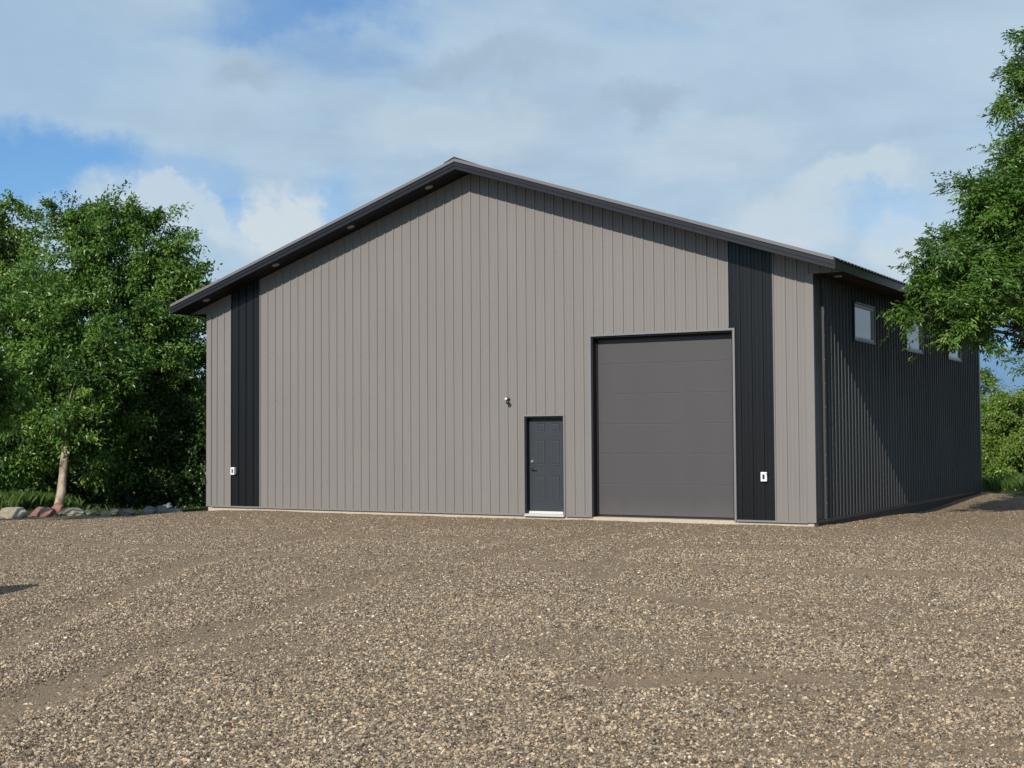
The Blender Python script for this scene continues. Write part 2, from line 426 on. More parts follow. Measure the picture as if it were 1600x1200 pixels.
# ribbed roof sheets and ridge cap
mb = MB()
pr = rib_profile(-OH+0.17, L+OH-0.17, 0.1, False, 0.028)
for xe in (XR+0.05, XL-0.05):
    for (s0, o0), (s1, o1) in zip(pr, pr[1:]):
        q = [(xe, s0, zsof(xe)+.185+o0), (xe, s1, zsof(xe)+.185+o1), (XC, s1, zsof(XC)+.185+o1), (XC, s0, zsof(XC)+.185+o0)]
        mb.face(*(q if xe > XC else q[::-1]))
        q2 = [(xe, s0, zsof(xe)+.183), (xe, s1, zsof(xe)+.183), (xe, s1, zsof(xe)+.186+o1), (xe, s0, zsof(xe)+.186+o0)]
        mb.face(*q2)
part(mb, 'roof', M_ROOF)
mb = MB()
for sg_ in (-1, 1):
    a, b = XC, XC+sg_*0.27
    mb.hexa([(a, -OH-0.05, zsof(a)+.232), (b, -OH-0.05, zsof(b)+.222), (b, L+OH+.05, zsof(b)+.222), (a, L+OH+.05, zsof(a)+.232),
             (a, -OH-0.05, zsof(a)+.252), (b, -OH-0.05, zsof(b)+.230), (b, L+OH+.05, zsof(b)+.230), (a, L+OH+.05, zsof(a)+.252)])
part(mb, 'ridge_cap', M_ROOF)

# ------------------------------------------------------------------ doors and windows
x0, x1, zh = OPEN[1]
mb = MB(); D = 0.20
def opening_trim(mb, x0, x1, zh, w, out=0.036):
    mb.box(x0-w, x0, -out, 0.0, -0.01, zh+w); mb.box(x1, x1+w, -out, 0.0, -0.01, zh+w); mb.box(x0+.0005, x1-.0005, -out, 0.0, zh, zh+w-0.001)
secs = 6; zt = 3.72; y = D
lab = 'wide grey sectional overhead door'
oh = MB()
z_lines = [0.03, 0.665, 1.285, 1.90, 2.52, 3.14, 3.76]
for k in range(secs):
    a, b = z_lines[k], z_lines[k+1]
    oh.face((x0+.03, y, a+.012), (x1-.03, y, a+.012), (x1-.03, y, b-.008), (x0+.03, y, b-.008))
    oh.face((x0+.03, y, b-.008), (x1-.03, y, b-.008), (x1-.03, y+.0035, b+.001), (x0+.03, y+.0035, b+.001))
    oh.face((x0+.03, y+.0035, b+.001), (x1-.03, y+.0035, b+.001), (x1-.03, y, b+.012), (x0+.03, y, b+.012))
ohd = part(oh, 'overhead_door', M_OHD, lab)
mb = MB(); mb.box(x0+.03, x1-.03, y-.005, y+.05, -0.004, 0.032); part(mb, 'bottom_seal', M_DARKP, parent=ohd)
mb = MB(); mb.box(x0-.002, x0+.03, 0.0, D+.1, 0.0, zh); mb.box(x1-.03, x1+.002, 0.0, D+.1, 0.0, zh); mb.box(x0+.03, x1-.03, 0.0, D+.1, zh-.03, zh+.002)
mb.box(x0+.03, x0+.055, D-.035, D-.002, 0, zh-.03); mb.box(x1-.055, x1-.03, D-.035, D-.002, 0, zh-.03); mb.box(x0+.055, x1-.055, D-.035, D-.002, zh-.07, zh-.03)
part(mb, 'door_jamb', M_JAMB, parent=ohd)
mb = MB(); opening_trim(mb, x0, x1, zh, 0.042); part(mb, 'door_trim', M_TRIM, parent=ohd)
# man door
x0, x1, zh = OPEN[0]
D = 0.13
dm = MB()
sx0, sx1, sz0, sz1 = x0+.035, x1-.035, 0.085, zh-.035
dm.box(sx0, sx1, D, D+.044, sz0, sz1)
wd = sx1-sx0
def raised(mb, a, b, c, d):
    o1, o2 = 0.0, 0.022
    # moulded panel: sunk ring with a raised field
    for (p, q, h0, h1) in ((0, .016, -.007, -.0005), (.016, .034, -.0005, -.006)):
        A = [(a+p, c+p), (b-p, c+p), (b-p, d-p), (a+p, d-p)]; B = [(a+q, c+q), (b-q, c+q), (b-q, d-q), (a+q, d-q)]
        for i in range(4):
            j = (i+1) % 4
            mb.face((A[i][0], D+h0, A[i][1]), (A[j][0], D+h0, A[j][1]), (B[j][0], D+h1, B[j][1]), (B[i][0], D+h1, B[i][1]))
    mb.face((a+.034, D-.006, c+.034), (b-.034, D-.006, c+.034), (b-.034, D-.006, d-.034), (a+.034, D-.006, d-.034))
for ca, cb in ((0.20, 0.43), (0.60, 0.83)):
    for za, zb in ((0.25, 0.74), (0.97, 1.50), (1.67, 1.85)):
        raised(dm, sx0+wd*ca, sx0+wd*cb, sz0+za, sz0+zb)
door = part(dm, 'entry_door', M_DOOR, 'slate grey six panel entry door')
mb = MB(); mb.tube([(sx0+.07, D-.002, 1.13), (sx0+.07, D-.028, 1.13)], [.032, .029], 18); mb.tube([(sx0+.07, D-.028, 1.13), (sx0+.07, D-.034, 1.13)], [.018, .016], 12)
part(mb, 'deadbolt', M_STEELKNOB, parent=door, smooth=False)
mb = MB(); mb.tube([(sx0+.07, D-.001, 0.965), (sx0+.07, D-.018, 0.965)], [.033, .031], 18); mb.tube([(sx0+.07, D-.018, 0.965), (sx0+.07, D-.055, 0.965)], [.012, .012], 10)
mb.tube([(sx0+.062, D-.055, 0.966), (sx0+.12, D-.058, 0.962), (sx0+.185, D-.05, 0.953)], [.013, .012, .009], 10)
part(mb, 'lever_handle', M_DARKP, parent=door)
mb = MB(); mb.box(x0-.002, x0+.032, 0, D+.09, 0, zh); mb.box(x1-.032, x1+.002, 0, D+.09, 0, zh); mb.box(x0+.032, x1-.032, 0, D+.09, zh-.032, zh+.002)
part(mb, 'door_frame', M_JAMB, parent=door)
mb = MB(); opening_trim(mb, x0, x1, zh, 0.032); part(mb, 'door_trim', M_TRIM, parent=door)
mb = MB(); mb.box(x0-.0, x1-.0, -.05, D+.03, -0.02, 0.03); mb.hexa([(x0+.034, D-.05, .03), (x1-.034, D-.05, .03), (x1-.034, D+.02, .03), (x0+.034, D+.02, .03), (x0+.034, D-.02, .08), (x1-.034, D-.02, .08), (x1-.034, D+.02, .08), (x0+.034, D+.02, .08)])
part(mb, 'threshold', M_ALU, parent=door)
# windows
for i, (a, b, c, d) in enumerate(WINS):
    mb = MB(); g = 0.055
    X0, X1 = -0.06, 0.026
    mb.box(X0, X1, a, a+g, c, d); mb.box(X0, X1, b-g, b, c, d); mb.box(X0, X1-.001, a+g, b-g, c, c+g); mb.box(X0, X1-.001, a+g, b-g, d-g, d)
    fr = part(mb, 'window', M_FRAME, ('window near the front corner', 'middle side window behind the leaves', 'far side window behind the leaves')[i])
    mb = MB(); mb.box(-0.02, -0.008, a+g, b-g, c+g, d-g); part(mb, 'pane', M_GLASS, parent=fr)
    mb = MB(); s = 0.04
    mb.box(0.0, 0.040, a-s, a, c-s, d+s); mb.box(0.0, 0.040, b, b+s, c-s, d+s); mb.box(0.0, 0.039, a, b, c-s, c); mb.box(0.0, 0.050, a, b, d, d+s)
    part(mb, 'window_trim', M_BTRIM, parent=fr)

# ------------------------------------------------------------------ small things on the walls
def cover_box(loc, label, flap):
    r = empty('outlet_cover', loc); tag(r, label, 'outlet', 'weatherproof outlet covers on the black strips')
    mb = MB(); mb.box(-.062, .062, -.05, -.005, -.09, .09); o = mb.build('housing', M_WHITE, r); bevel(o, .010)
    mb = MB(); mb.box(-.022, .022, -.0545, -.0495, -.048, .048); o = mb.build('socket', M_DARKP, r); bevel(o, .004, 1)
    if flap:
        mb = MB(); mb.box(.064, .120, -.075, -.008, -.075, .080); o = mb.build('flap', plain('grey_plastic', (.20, .20, .21), .4), r); bevel(o, .010)
    else:
        mb = MB(); mb.box(.052, .082, -.058, -.03, .050, .062); mb.build('latch', M_DARKP, r)
    return r
cover_box((-14.386, -0.022, 0.864), 'white outlet cover with open grey flap on left black strip', True)
cover_box((-0.987, -0.022, 0.860), 'closed white outlet cover on black strip beside overhead door', False)
r = empty('security_camera', (-6.685, -0.024, 2.42)); tag(r, 'small white and black camera on grey siding above entry door', 'camera')
mb = MB(); mb.tube([(0, 0, .045), (0, -.016, .045)], [.036, .034], 20); mb.build('mount', M_DARKP, r, True)
mb = MB(); mb.tube([(0, -.016, .045), (0.004, -.07, .02), (0.012, -.085, .0)], [.013, .013, .013], 10); mb.build('arm', M_DARKP, r, True)
mb = MB(); mb.tube([(-.02, -.045, .052), (.0, -.10, .035)], [.028, .026], 18); mb.build('sensor', M_WHITE, r, True)
def ball(cx, cy, cz, R_, n=12):
    mb = MB(); pts = []; rad_ = []
    for i in range(n+1):
        t = -math.pi/2 + math.pi*i/n; pts.append((cx, cy, cz+R_*math.sin(t))); rad_.append(max(1e-4, R_*math.cos(t)))
    mb.tube(pts, rad_, 20, False); return mb
ball(.03, -.07, -.035, .042).build('lens_ball', plain('smoked_plastic', (.03, .03, .03), .15), r, True)
def soffit_light(loc, label, tilt):
    r = empty('soffit_light', loc); tag(r, label, 'light', 'recessed lights in the soffit'); r.rotation_euler = (0, tilt, 0)
    mb = MB(); mb.tube([(0, 0, 0), (0, 0, -.012)], [.090, .082], 28); mb.build('trim_ring', M_RING, r)
    mb = MB(); mb.tube([(0, 0, -.0121), (0, 0, -.0185)], [.066, .058], 24); mb.build('lens', M_LAMP, r)
TL = -math.atan(SL)
for x, lab in ((-14.963, 'lowest round soffit light at the left eave corner'), (-12.797, 'second round soffit light up from the left eave'),
               (-10.605, 'third round soffit light up from the left eave'), (-8.471, 'highest round soffit light just left of the roof peak')):
    soffit_light((x, -0.36, zsof(x)-0.001), lab, TL)
soffit_light((0.30, 0.65, HS-0.001), 'round light under the right eave beside the black wall', 0)

# ------------------------------------------------------------------ ground
rs = np.random.RandomState(7)
_perm = rs.rand(256, 256)
def vnoise(x, y):
    xi = np.floor(x).astype(int); yi = np.floor(y).astype(int); fx = x-xi; fy = y-yi
    fx = fx*fx*(3-2*fx); fy = fy*fy*(3-2*fy)
    g = lambda a, b: _perm[a % 256, b % 256]
    return (g(xi, yi)*(1-fx)+g(xi+1, yi)*fx)*(1-fy) + (g(xi, yi+1)*(1-fx)+g(xi+1, yi+1)*fx)*fy
def fbm(x, y, oct=4):
    t = 0; a = .5
    for i in range(oct): t = t + a*vnoise(x*2**i+17.3*i, y*2**i+5.1*i); a *= .5
    return t
TRACKS = [[(1.0, -22.5), (-1.78, -17.15), (-3.2, -14.93), (-5.34, -11.4), (-7.05, -7.39), (-8.2, -3.5)],
          [(2.6, -22.5), (0.68, -19.16), (-.15, -17.39), (-.94, -14.61), (-2.26, -10.79), (-2.9, -6.5), (-3.0, -1.0)],
          [(3.6, -16.2), (4.6, -15.5), (6.33, -15.2), (9.5, -15.6)],
          [(5.0, -17.75), (6.62, -17.13), (10, -17.2)],
          [(-1.5, -1.0), (-1.2, -6), (0.6, -10.5), (4.0, -12.6), (9, -13.2)],
          [(-12.0, -8.5), (-6, -9.2), (0, -8.4), (5, -7.4), (10, -7.6)],
          [(-18, -7.0), (-11, -5.6), (-5, -5.2), (2, -4.2), (9, -3.2)]]
def track_field(x, y):
    best = np.full(x.shape, 1e9)
    for pl in TRACKS:
        for (ax, ay), (bx, by) in zip(pl, pl[1:]):
            dx, dy = bx-ax, by-ay
            t = np.clip(((x-ax)*dx+(y-ay)*dy)/(dx*dx+dy*dy), 0, 1)
            best = np.minimum(best, np.hypot(x-ax-t*dx, y-ay-t*dy))
    return best
def dirt_amount(x, y):
    wob = fbm(x*.9, y*.9)
    d = track_field(x, y) + (wob-.5)*.8
    t = np.exp(-(d/.30)**2)*(0.45+0.75*fbm(x*.5+9, y*.5+3))
    near = np.clip(1-(np.minimum(np.abs(y), np.abs(x)*1.0+0*y)-.2)/5.0, 0, 1)   # fines along the walls
    front = np.clip(1+(y+.3)/6.5, 0, 1)
    sidey = np.clip((y+9)/10, 0, 1)*(x > -1)
    t = np.maximum(t, 0.75*np.maximum(front, sidey)*(0.5+0.9*fbm(x*.45+3, y*.45)))
    pat = np.clip((fbm(x*.38+31, y*.55+12)-.44)*4.5, 0, 1)
    return np.clip(np.maximum(t, pat*.55), 0, 1)
def yard_sd(x, y):
    s1 = (x+16.55)*.82 + (y+2.35)*-.57
    s2 = (x+.1)*-.82 + (y-16.1)*-.57
    s3 = y+60.0
    e = (fbm(x*1.1+50, y*1.1)-.47)*.9
    return np.minimum(np.minimum(s1, s2), np.minimum(s3, 40-np.abs(x-0))) + e
def base_z(x, y):
    z = -0.105 + (fbm(x*.35+4, y*.35+8)-.47)*.05
    z = z + .03*np.exp(-((y+.3)/1.6)**2)*np.clip((x+15.6)/2.5, 0, 1)*np.clip((1.5-x)/1.5, 0, 1)
    # settled strip along the right-hand wall and at the left corner
    z = z - 0.10*np.exp(-((x-.3)/1.4)**2)*np.exp(-((y-8.5)/3.0)**2)
    z = z + 0.07*np.exp(-((x-.5)/2.2)**2)*np.exp(-((y-15.0)/2.6)**2)
    z = z - 0.14*np.clip((-15.25-x)/.8, 0, 1)*np.clip((y+3)/2.5, 0, 1)
    return z
def yard_z(x, y):
    z = base_z(x, y) + (fbm(x*2.2, y*2.2)-.47)*.022 + (fbm(x*7.5, y*7.5, 3)-.44)*.012
    z = z - .030*np.exp(-(track_field(x, y)/.26)**2) + .018*np.exp(-((track_field(x, y)-.42)/.14)**2)
    return z - np.clip(-yard_sd(x, y), 0, 2)*.45
def land_z(x, y):
    s = yard_sd(x, y)
    out = np.clip(-s, 0, 3)
    z = base_z(x, y) - 0.16*np.clip((s+.35)/.6, 0, 1) + 0.10*np.clip(out/1.5, 0, 1) + (fbm(x*.8, y*.8)-.47)*.12*np.clip(out, 0, 1)
    far = np.hypot(x+4, y-2)
    return z + np.clip(far-60, 0, 400)*.004*(fbm(x*.01, y*.01)-.3)
def grid_sheet(name, xs, ys, zf, mat, attr=None):
    X, Y = np.meshgrid(xs, ys); Z = zf(X, Y)
    V = np.stack([X.ravel(), Y.ravel(), Z.ravel()], 1)
    nx, ny = len(xs), len(ys)
    i = np.arange(nx*ny).reshape(ny, nx)
    F = np.stack([i[:-1, :-1].ravel(), i[:-1, 1:].ravel(), i[1:, 1:].ravel(), i[1:, :-1].ravel()], 1)
    at = {k: ('POINT', f(X, Y).ravel()) for k, f in (attr or {}).items()}
    return np_mesh(name, V, F, mat, True, at)

def gravel_mat():
    m, N, b, out = new_mat('gravel_surface')
    g = N.new('ShaderNodeNewGeometry'); pos = g.outputs['Position']
    at = N.new('ShaderNodeAttribute', attribute_name='dirt'); dirt = at.outputs['Fac']
    def vor(scale, rnd=1.0):
        v = N.new('ShaderNodeTexVoronoi', feature='F1'); N.set(v, 'Vector', N.vmath('ADD', pos, N.vmath('MULTIPLY', N.noise(pos, scale*.6, 2, col=True), (.012, .012, .012)))); N.set(v, 'Scale', scale); N.set(v, 'Randomness', rnd)
        return v
    v1, v2 = vor(52), vor(105)
    def stonecol(v):
        s = N.new('ShaderNodeSeparateColor'); N.set(s, 0, v.outputs['Color'])
        c = N.ramp(s.outputs[0], [(0.0, (0.038, 0.030, 0.024)), (.20, (0.105, 0.082, 0.059)), (.42, (0.205, 0.156, 0.104)), (.60, (0.290, 0.224, 0.150)), (.75, (0.310, 0.273, 0.225)), (.87, (0.540, 0.424, 0.267)), (1.0, (0.780, 0.673, 0.506))])
        return c, s.outputs[1]
    c1, r1 = stonecol(v1); c2, r2 = stonecol(v2)
    fines = N.mix(N.noise(pos, 160, 3), (0.130, 0.095, 0.060), (0.278, 0.203, 0.130))
    fines = N.mix(N.math('MULTIPLY', N.noise(pos, 1.1, 4), .5), fines, (0.248, 0.174, 0.104))
    # which stones show: fewer where the surface is worn to fines
    sel2 = N.math('GREATER_THAN', N.math('SUBTRACT', r2, N.math('MULTIPLY', dirt, .55)), .30)
    sel1 = N.math('GREATER_THAN', N.math('SUBTRACT', r1, N.math('MULTIPLY', dirt, .85)), .52)
    body2 = N.math('MULTIPLY', sel2, N.maprange(v2.outputs['Distance'], .62, .42))
    body1 = N.math('MULTIPLY', sel1, N.maprange(v1.outputs['Distance'], .60, .45))
    col = N.mix(N.math('MULTIPLY', body2, .85), fines, c2)
    col = N.mix(body1, col, c1)
    N.set(b, 'Base Color', col); N.set(b, 'Roughness', .9); N.set(b, 'Specular IOR Level', .25)
    h = N.math('ADD', N.math('MULTIPLY', N.math('MULTIPLY', body1, N.math('SUBTRACT', .9, v1.outputs['Distance'])), 1.0), N.math('MULTIPLY', N.math('MULTIPLY', body2, N.math('SUBTRACT', .9, v2.outputs['Distance'])), .5))
    h = N.math('ADD', h, N.math('MULTIPLY', N.noise(pos, 120, 3), .35))
    N.set(b, 'Normal', N.bump(h, 0.9, 0.018))
    return m
def soil_mat():
    m, N, b, out = new_mat('grassy_soil')
    g = N.new('ShaderNodeNewGeometry'); pos = g.outputs['Position']
    n = N.noise(pos, .7, 5); n2 = N.noise(pos, 18, 4)
    c = N.mix(n, (.028, .040, .012), (.055, .085, .022)); c = N.mix(N.math('MULTIPLY', n2, .6), c, (.045, .040, .022))
    N.set(b, 'Base Color', c); N.set(b, 'Roughness', 1.0); N.set(b, 'Specular IOR Level', .1)
    N.set(b, 'Normal', N.bump(n2, .8, .05))
    return m
M_GRAVEL = gravel_mat(); M_SOIL = soil_mat()
def axis(lo, hi, step, far):
    a = list(np.arange(lo, hi+1e-6, step)); s = step; x = a[0]; pre = []
    while x > -far: s *= 1.22; x -= s; pre.append(x)
    s = step; x = a[-1]; post = []
    while x < far: s *= 1.22; x += s; post.append(x)
    return np.array(pre[::-1] + a + post)
yard = grid_sheet('gravel_yard', np.arange(-20.5, 13.6, .11), np.arange(-27, 19.6, .11), yard_z, M_GRAVEL, {'dirt': dirt_amount})
tag(yard, 'brown gravel yard in front of the shop', kind='structure')
yard_far = grid_sheet('gravel_apron', np.arange(-42, 42.1, .6), np.arange(-62, -26.9, .6), lambda x, y: base_z(x, y)-.012-.45*np.clip(-yard_sd(x, y), 0, 1), M_GRAVEL, {'dirt': lambda x, y: .5+0*x})
tag(yard_far, 'gravel drive behind the viewpoint', kind='structure')
land = grid_sheet('ground', axis(-34, 16, .5, 1500), axis(-30, 36, .5, 1500), land_z, M_SOIL)
tag(land, 'grassy ground around the gravel yard', kind='structure')

# ---- loose stones lying on the yard: nobody could count them
def stone_field():
    rg = np.random.RandomState(21)
    cx, cy = 8.0116, -25.1745
    fx, fy = -math.sin(YAW), math.cos(YAW); rx, ry = fy, -fx
    n = 1150000
    dmin, dmax = 5.8, 43.0
    # density falls with distance: uniform in depth**p
    u = rg.rand(n); dep = dmin*(dmax/dmin)**(u**0.80)
    lat = (rg.rand(n)*2-1)*(dep*.40+1.6)
    x = cx + fx*dep + rx*lat; y = cy + fy*dep + ry*lat
    dens = np.clip(1.35-dirt_amount(x, y)*1.35, .12, 1)*(.55+.9*fbm(x*1.6+70, y*1.6+3))
    keep = (rg.rand(n) < dens*.8) & (yard_sd(x, y) > .05) & ~((x > -W-.03) & (x < .04) & (y > -.03) & (y < L+.05))
    x, y, dep = x[keep], y[keep], dep[keep]; k = len(x)
    size = np.clip(rg.lognormal(math.log(.0063), .40, k), .0036, .0145)
    size *= np.where(dirt_amount(x, y) > .5, .85, 1.0)
    z = yard_z(x, y) + size*.38
    me = bpy.data.meshes.new('gravel'); me.vertices.add(k)
    me.vertices.foreach_set('co', np.stack([x, y, z], 1).astype(np.float32).ravel())
    def va(name, arr):
        a = me.attributes.new(name, 'FLOAT_VECTOR', 'POINT'); a.data.foreach_set('vector', arr.astype(np.float32).ravel())
    va('rot', np.stack([rg.randn(k)*.5, rg.randn(k)*.5, rg.rand(k)*6.283], 1))
    va('siz', np.stack([size*rg.uniform(.8, 1.5, k), size*rg.uniform(.7, 1.1, k), size*rg.uniform(.5, .85, k)], 1))
    a = me.attributes.new('pick', 'INT', 'POINT'); a.data.foreach_set('value', rg.randint(0, 5, k).astype(np.int32))
    o = bpy.data.objects.new('gravel', me); C.objects.link(o)
    m, N, b, out = new_mat('loose_stone')
    oi = N.new('ShaderNodeObjectInfo')
    c = N.ramp(oi.outputs['Random'], [(0.0, (0.038, 0.031, 0.026)), (.16, (0.088, 0.070, 0.053)), (.34, (0.175, 0.133, 0.090)), (.52, (0.265, 0.208, 0.141)), (.66, (0.290, 0.259, 0.218)), (.78, (0.440, 0.343, 0.223)), (.90, (0.610, 0.487, 0.314)), (.95, (0.420, 0.243, 0.145)), (1.0, (0.850, 0.740, 0.572))])
    g = N.new('ShaderNodeNewGeometry')
    c = N.mix(N.math('MULTIPLY', N.noise(g.outputs['Position'], 180, 3), .4), c, (0.180, 0.126, 0.077))
    N.set(b, 'Base Color', c); N.set(b, 'Roughness', .85); N.set(b, 'Specular IOR Level', .3)
    ng = bpy.data.node_groups.new('stone_scatter', 'GeometryNodeTree')
    ng.interface.new_socket('Geometry', in_out='INPUT', socket_type='NodeSocketGeometry'); ng.interface.new_socket('Geometry', in_out='OUTPUT', socket_type='NodeSocketGeometry')
    G = NT(ng); gi = G.new('NodeGroupInput'); go = G.new('NodeGroupOutput')
    insts = G.new('GeometryNodeGeometryToInstance')
    for q in range(5):
        ic = G.new('GeometryNodeMeshIcoSphere'); ic.inputs['Radius'].default_value = 1.0; ic.inputs['Subdivisions'].default_value = 2 if q < 2 else 1
        nz = G.new('ShaderNodeTexNoise'); nz.inputs['Scale'].default_value = 1.1; nz.inputs['Detail'].default_value = 1
        ps = G.new('GeometryNodeInputPosition')
        off = G.vmath('ADD', ps.outputs[0], (q*7.3, q*3.1, 1.0)); G.set(nz, 'Vector', off)
        dv = G.vmath('MULTIPLY', G.vmath('SUBTRACT', nz.outputs['Color'], (.5, .5, .5)), (2.2, 2.2, 2.0))
        sp = G.new('GeometryNodeSetPosition'); G.set(sp, 'Geometry', ic.outputs[0]); G.set(sp, 'Offset', dv)
        sm = G.new('GeometryNodeSetShadeSmooth'); G.set(sm, 'Geometry', sp.outputs[0]); sm.inputs['Shade Smooth'].default_value = False
        mt = G.new('GeometryNodeSetMaterial'); G.set(mt, 'Geometry', sm.outputs[0]); mt.inputs['Material'].default_value = m
        G.l.new(mt.outputs[0], insts.inputs[0])
    def na(name, typ):
        nd = G.new('GeometryNodeInputNamedAttribute', data_type=typ); nd.inputs['Name'].default_value = name
        return nd.outputs[0]
    ip = G.new('GeometryNodeInstanceOnPoints')
    G.l.new(gi.outputs[0], ip.inputs['Points']); G.l.new(insts.outputs[0], ip.inputs['Instance'])
    ip.inputs['Pick Instance'].default_value = True
    G.l.new(na('pick', 'INT'), ip.inputs['Instance Index'])
    er = G.new('FunctionNodeEulerToRotation'); G.l.new(na('rot', 'FLOAT_VECTOR'), er.inputs[0]); G.l.new(er.outputs[0], ip.inputs['Rotation'])
    G.l.new(na('siz', 'FLOAT_VECTOR'), ip.inputs['Scale'])
    G.l.new(ip.outputs[0], go.inputs[0])
    md = o.modifiers.new('scatter', 'NODES'); md.node_group = ng
    me.materials.append(m)
    tag(o, 'loose tan and grey gravel stones scattered over the yard', 'gravel', kind='stuff')
stone_field()

# ------------------------------------------------------------------ boulders along the gravel edge
def rock_mat(name, c0, c1, c2):
    m, N, b, out = new_mat(name)
    tcn = N.new('ShaderNodeTexCoord'); p = tcn.outputs['Object']
    n = N.noise(p, 5, 6, .65); n2 = N.noise(p, 22, 5, .6)
    c = N.ramp(n, [(.3, c0), (.52, c1), (.72, c2)])
    c = N.mix(N.maprange(n2, .55, .75), c, tuple(x*.45 for x in c0)); N.set(b, 'Base Color', c)
    N.set(b, 'Roughness', .9); N.set(b, 'Normal', N.bump(N.math('ADD', N.math('MULTIPLY', n2, .5), n), .6, .05))
    return m
R_BEIGE = rock_mat('beige_granite', (.20, .17, .12), (.30, .26, .19), (.38, .34, .27))
R_RED = rock_mat('red_granite', (.16, .075, .055), (.25, .125, .095), (.32, .19, .15))
R_TAN = rock_mat('lichened_limestone', (.16, .145, .10), (.27, .25, .17), (.40, .37, .29))
R_GREY = rock_mat('grey_fieldstone', (.12, .105, .09), (.19, .168, .145), (.28, .255, .225))
R_PALE_SHADE = rock_mat('shade_tinted_pale_stone', (.11, .115, .13), (.16, .17, .19), (.22, .225, .24))  # pale stone with bluish shade put into its darkened base colours
def rock(x, y, rx, ry, rz, mat, label, seed, rot=0.0, sink=0.25, group='boulders along the gravel edge'):
    bm = bmesh.new(); bmesh.ops.create_icosphere(bm, subdivisions=4, radius=1)
    rg = random.Random(seed); pl = []
    for _ in range(12):
        nrm = Vector((rg.gauss(0, 1), rg.gauss(0, 1), rg.gauss(0, .7))).normalized(); pl.append((nrm, rg.uniform(.58, .90)))
    from mathutils import noise as mn
    for v in bm.verts:
        p = v.co.copy()
        for nrm, dd in pl:
            e = p.dot(nrm) - dd
            if e > 0: p -= nrm*e*.97
        o = Vector((seed*3.7, seed*1.3, 0))
        p *= 1 + .10*mn.noise(p*1.5+o) + .05*mn.noise(p*4+o) + .02*mn.noise(p*11+o)
        v.co = Vector((p.x*rx, p.y*ry, p.z*rz))
    me = bpy.data.meshes.new('boulder'); bm.to_mesh(me); bm.free()
    me.polygons.foreach_set('use_smooth', [True]*len(me.polygons)); me.materials.append(mat)
    o = bpy.data.objects.new('boulder', me); C.objects.link(o)
    zb = float(max(yard_z(np.array([x]), np.array([y]))[0], land_z(np.array([x]), np.array([y]))[0]))
    o.location = (x, y, zb + rz*(.88-sink*2)); o.rotation_euler = (0, 0, rot)
    tag(o, label, 'rock', group); return o
for a in [(-17.15, -4.2, .40, .27, .19, R_BEIGE, 'large smooth beige boulder, leftmost of the row', 3, .5),
          (-17.55, -3.55, .12, .10, .10, R_RED, 'small reddish stone tucked between beige and red boulders', 5, .2),
          (-16.95, -3.55, .32, .24, .16, R_RED, 'broad red granite boulder beside the beige one', 11, .55),
          (-17.35, -2.75, .19, .17, .17, R_RED, 'round pinkish boulder standing in front of pale trunk', 17, .1),
          (-17.05, -2.62, .13, .12, .10, R_GREY, 'small dark stone beside the pinkish boulder', 23, .9),
          (-16.72, -2.95, .32, .22, .14, R_TAN, 'low flat tan rock right of the tree trunk', 29, .6),
          (-16.50, -2.55, .17, .15, .12, R_TAN, 'jagged tan rock next to the low flat one', 31, 1.6),
          (-16.35, -2.25, .17, .16, .14, R_BEIGE, 'mossy tan rock with a pointed top', 37, 2.2),
          (-16.55, -1.80, .14, .12, .10, R_TAN, 'small tan rock half in the shade', 41, .3),
          (-16.45, -1.45, .24, .18, .10, R_GREY, 'flat grey rock in deep tree shade', 43, .4),
          (-16.20, -1.05, .23, .20, .16, R_GREY, 'blocky grey rock in shade under the trees', 47, .4),
          (-15.90, -.85, .20, .20, .17, R_GREY, 'squarish dark grey rock nearer the building corner', 53, .7),
          (-15.55, -.80, .25, .18, .14, R_GREY, 'rounded grey rock closest to the building corner', 59, .2),
          (-17.1, .55, .17, .15, .14, R_PALE_SHADE, 'pale bluish stone behind the shaded grey rocks', 61, .2),
          (-17.30, -4.0, .06, .05, .05, R_PALE_SHADE, 'small white pebble beside the beige boulder', 67, .2),
          (-16.80, -3.25, .055, .05, .045, R_PALE_SHADE, 'small white pebble between red boulder and tan rock', 71, .2)]:
    rock(*a[:8], rot=a[8])
rock(-5.28, -15.22, .52, .42, .56, R_GREY, 'grey boulder standing alone on the gravel left of the view', 73, 0.3, .1, None)

# ------------------------------------------------------------------ foliage
def leaf_mat(name, dark, mid, light, trans=0.30):
    m = bpy.data.materials.new(name); m.use_nodes = True
    N = NT(m.node_tree); N.n.clear(); out = N.new('ShaderNodeOutputMaterial')
    at = N.new('ShaderNodeAttribute', attribute_name='tint')
    c = N.ramp(at.outputs['Fac'], [(0.0, dark), (.5, mid), (1.0, light)])
    b = N.new('ShaderNodeBsdfPrincipled'); N.set(b, 'Base Color', c); N.set(b, 'Roughness', .38); N.set(b, 'Specular IOR Level', .42)
    t = N.new('ShaderNodeBsdfTranslucent'); N.set(t, 'Color', N.mix(1.0, c, (1.25, 1.35, .55), 'MULTIPLY'))
    mx = N.new('ShaderNodeMixShader'); N.set(mx, 0, trans); N.l.new(b.outputs[0], mx.inputs[1]); N.l.new(t.outputs[0], mx.inputs[2])
    N.l.new(mx.outputs[0], out.inputs[0]); return m
F_MAIN = leaf_mat('ash_leaves', (.036, .080, .012), (.095, .188, .028), (.195, .290, .056), .24)
F_POP = leaf_mat('yellowish_leaves', (.048, .096, .014), (.120, .202, .028), (.235, .300, .052), .24)
F_DARK = leaf_mat('deep_green_leaves', (.022, .050, .010), (.046, .098, .018), (.085, .145, .030), .25)
F_BUSH = leaf_mat('bright_bush_leaves', (.075, .130, .020), (.140, .220, .032), (.220, .290, .050), .26)
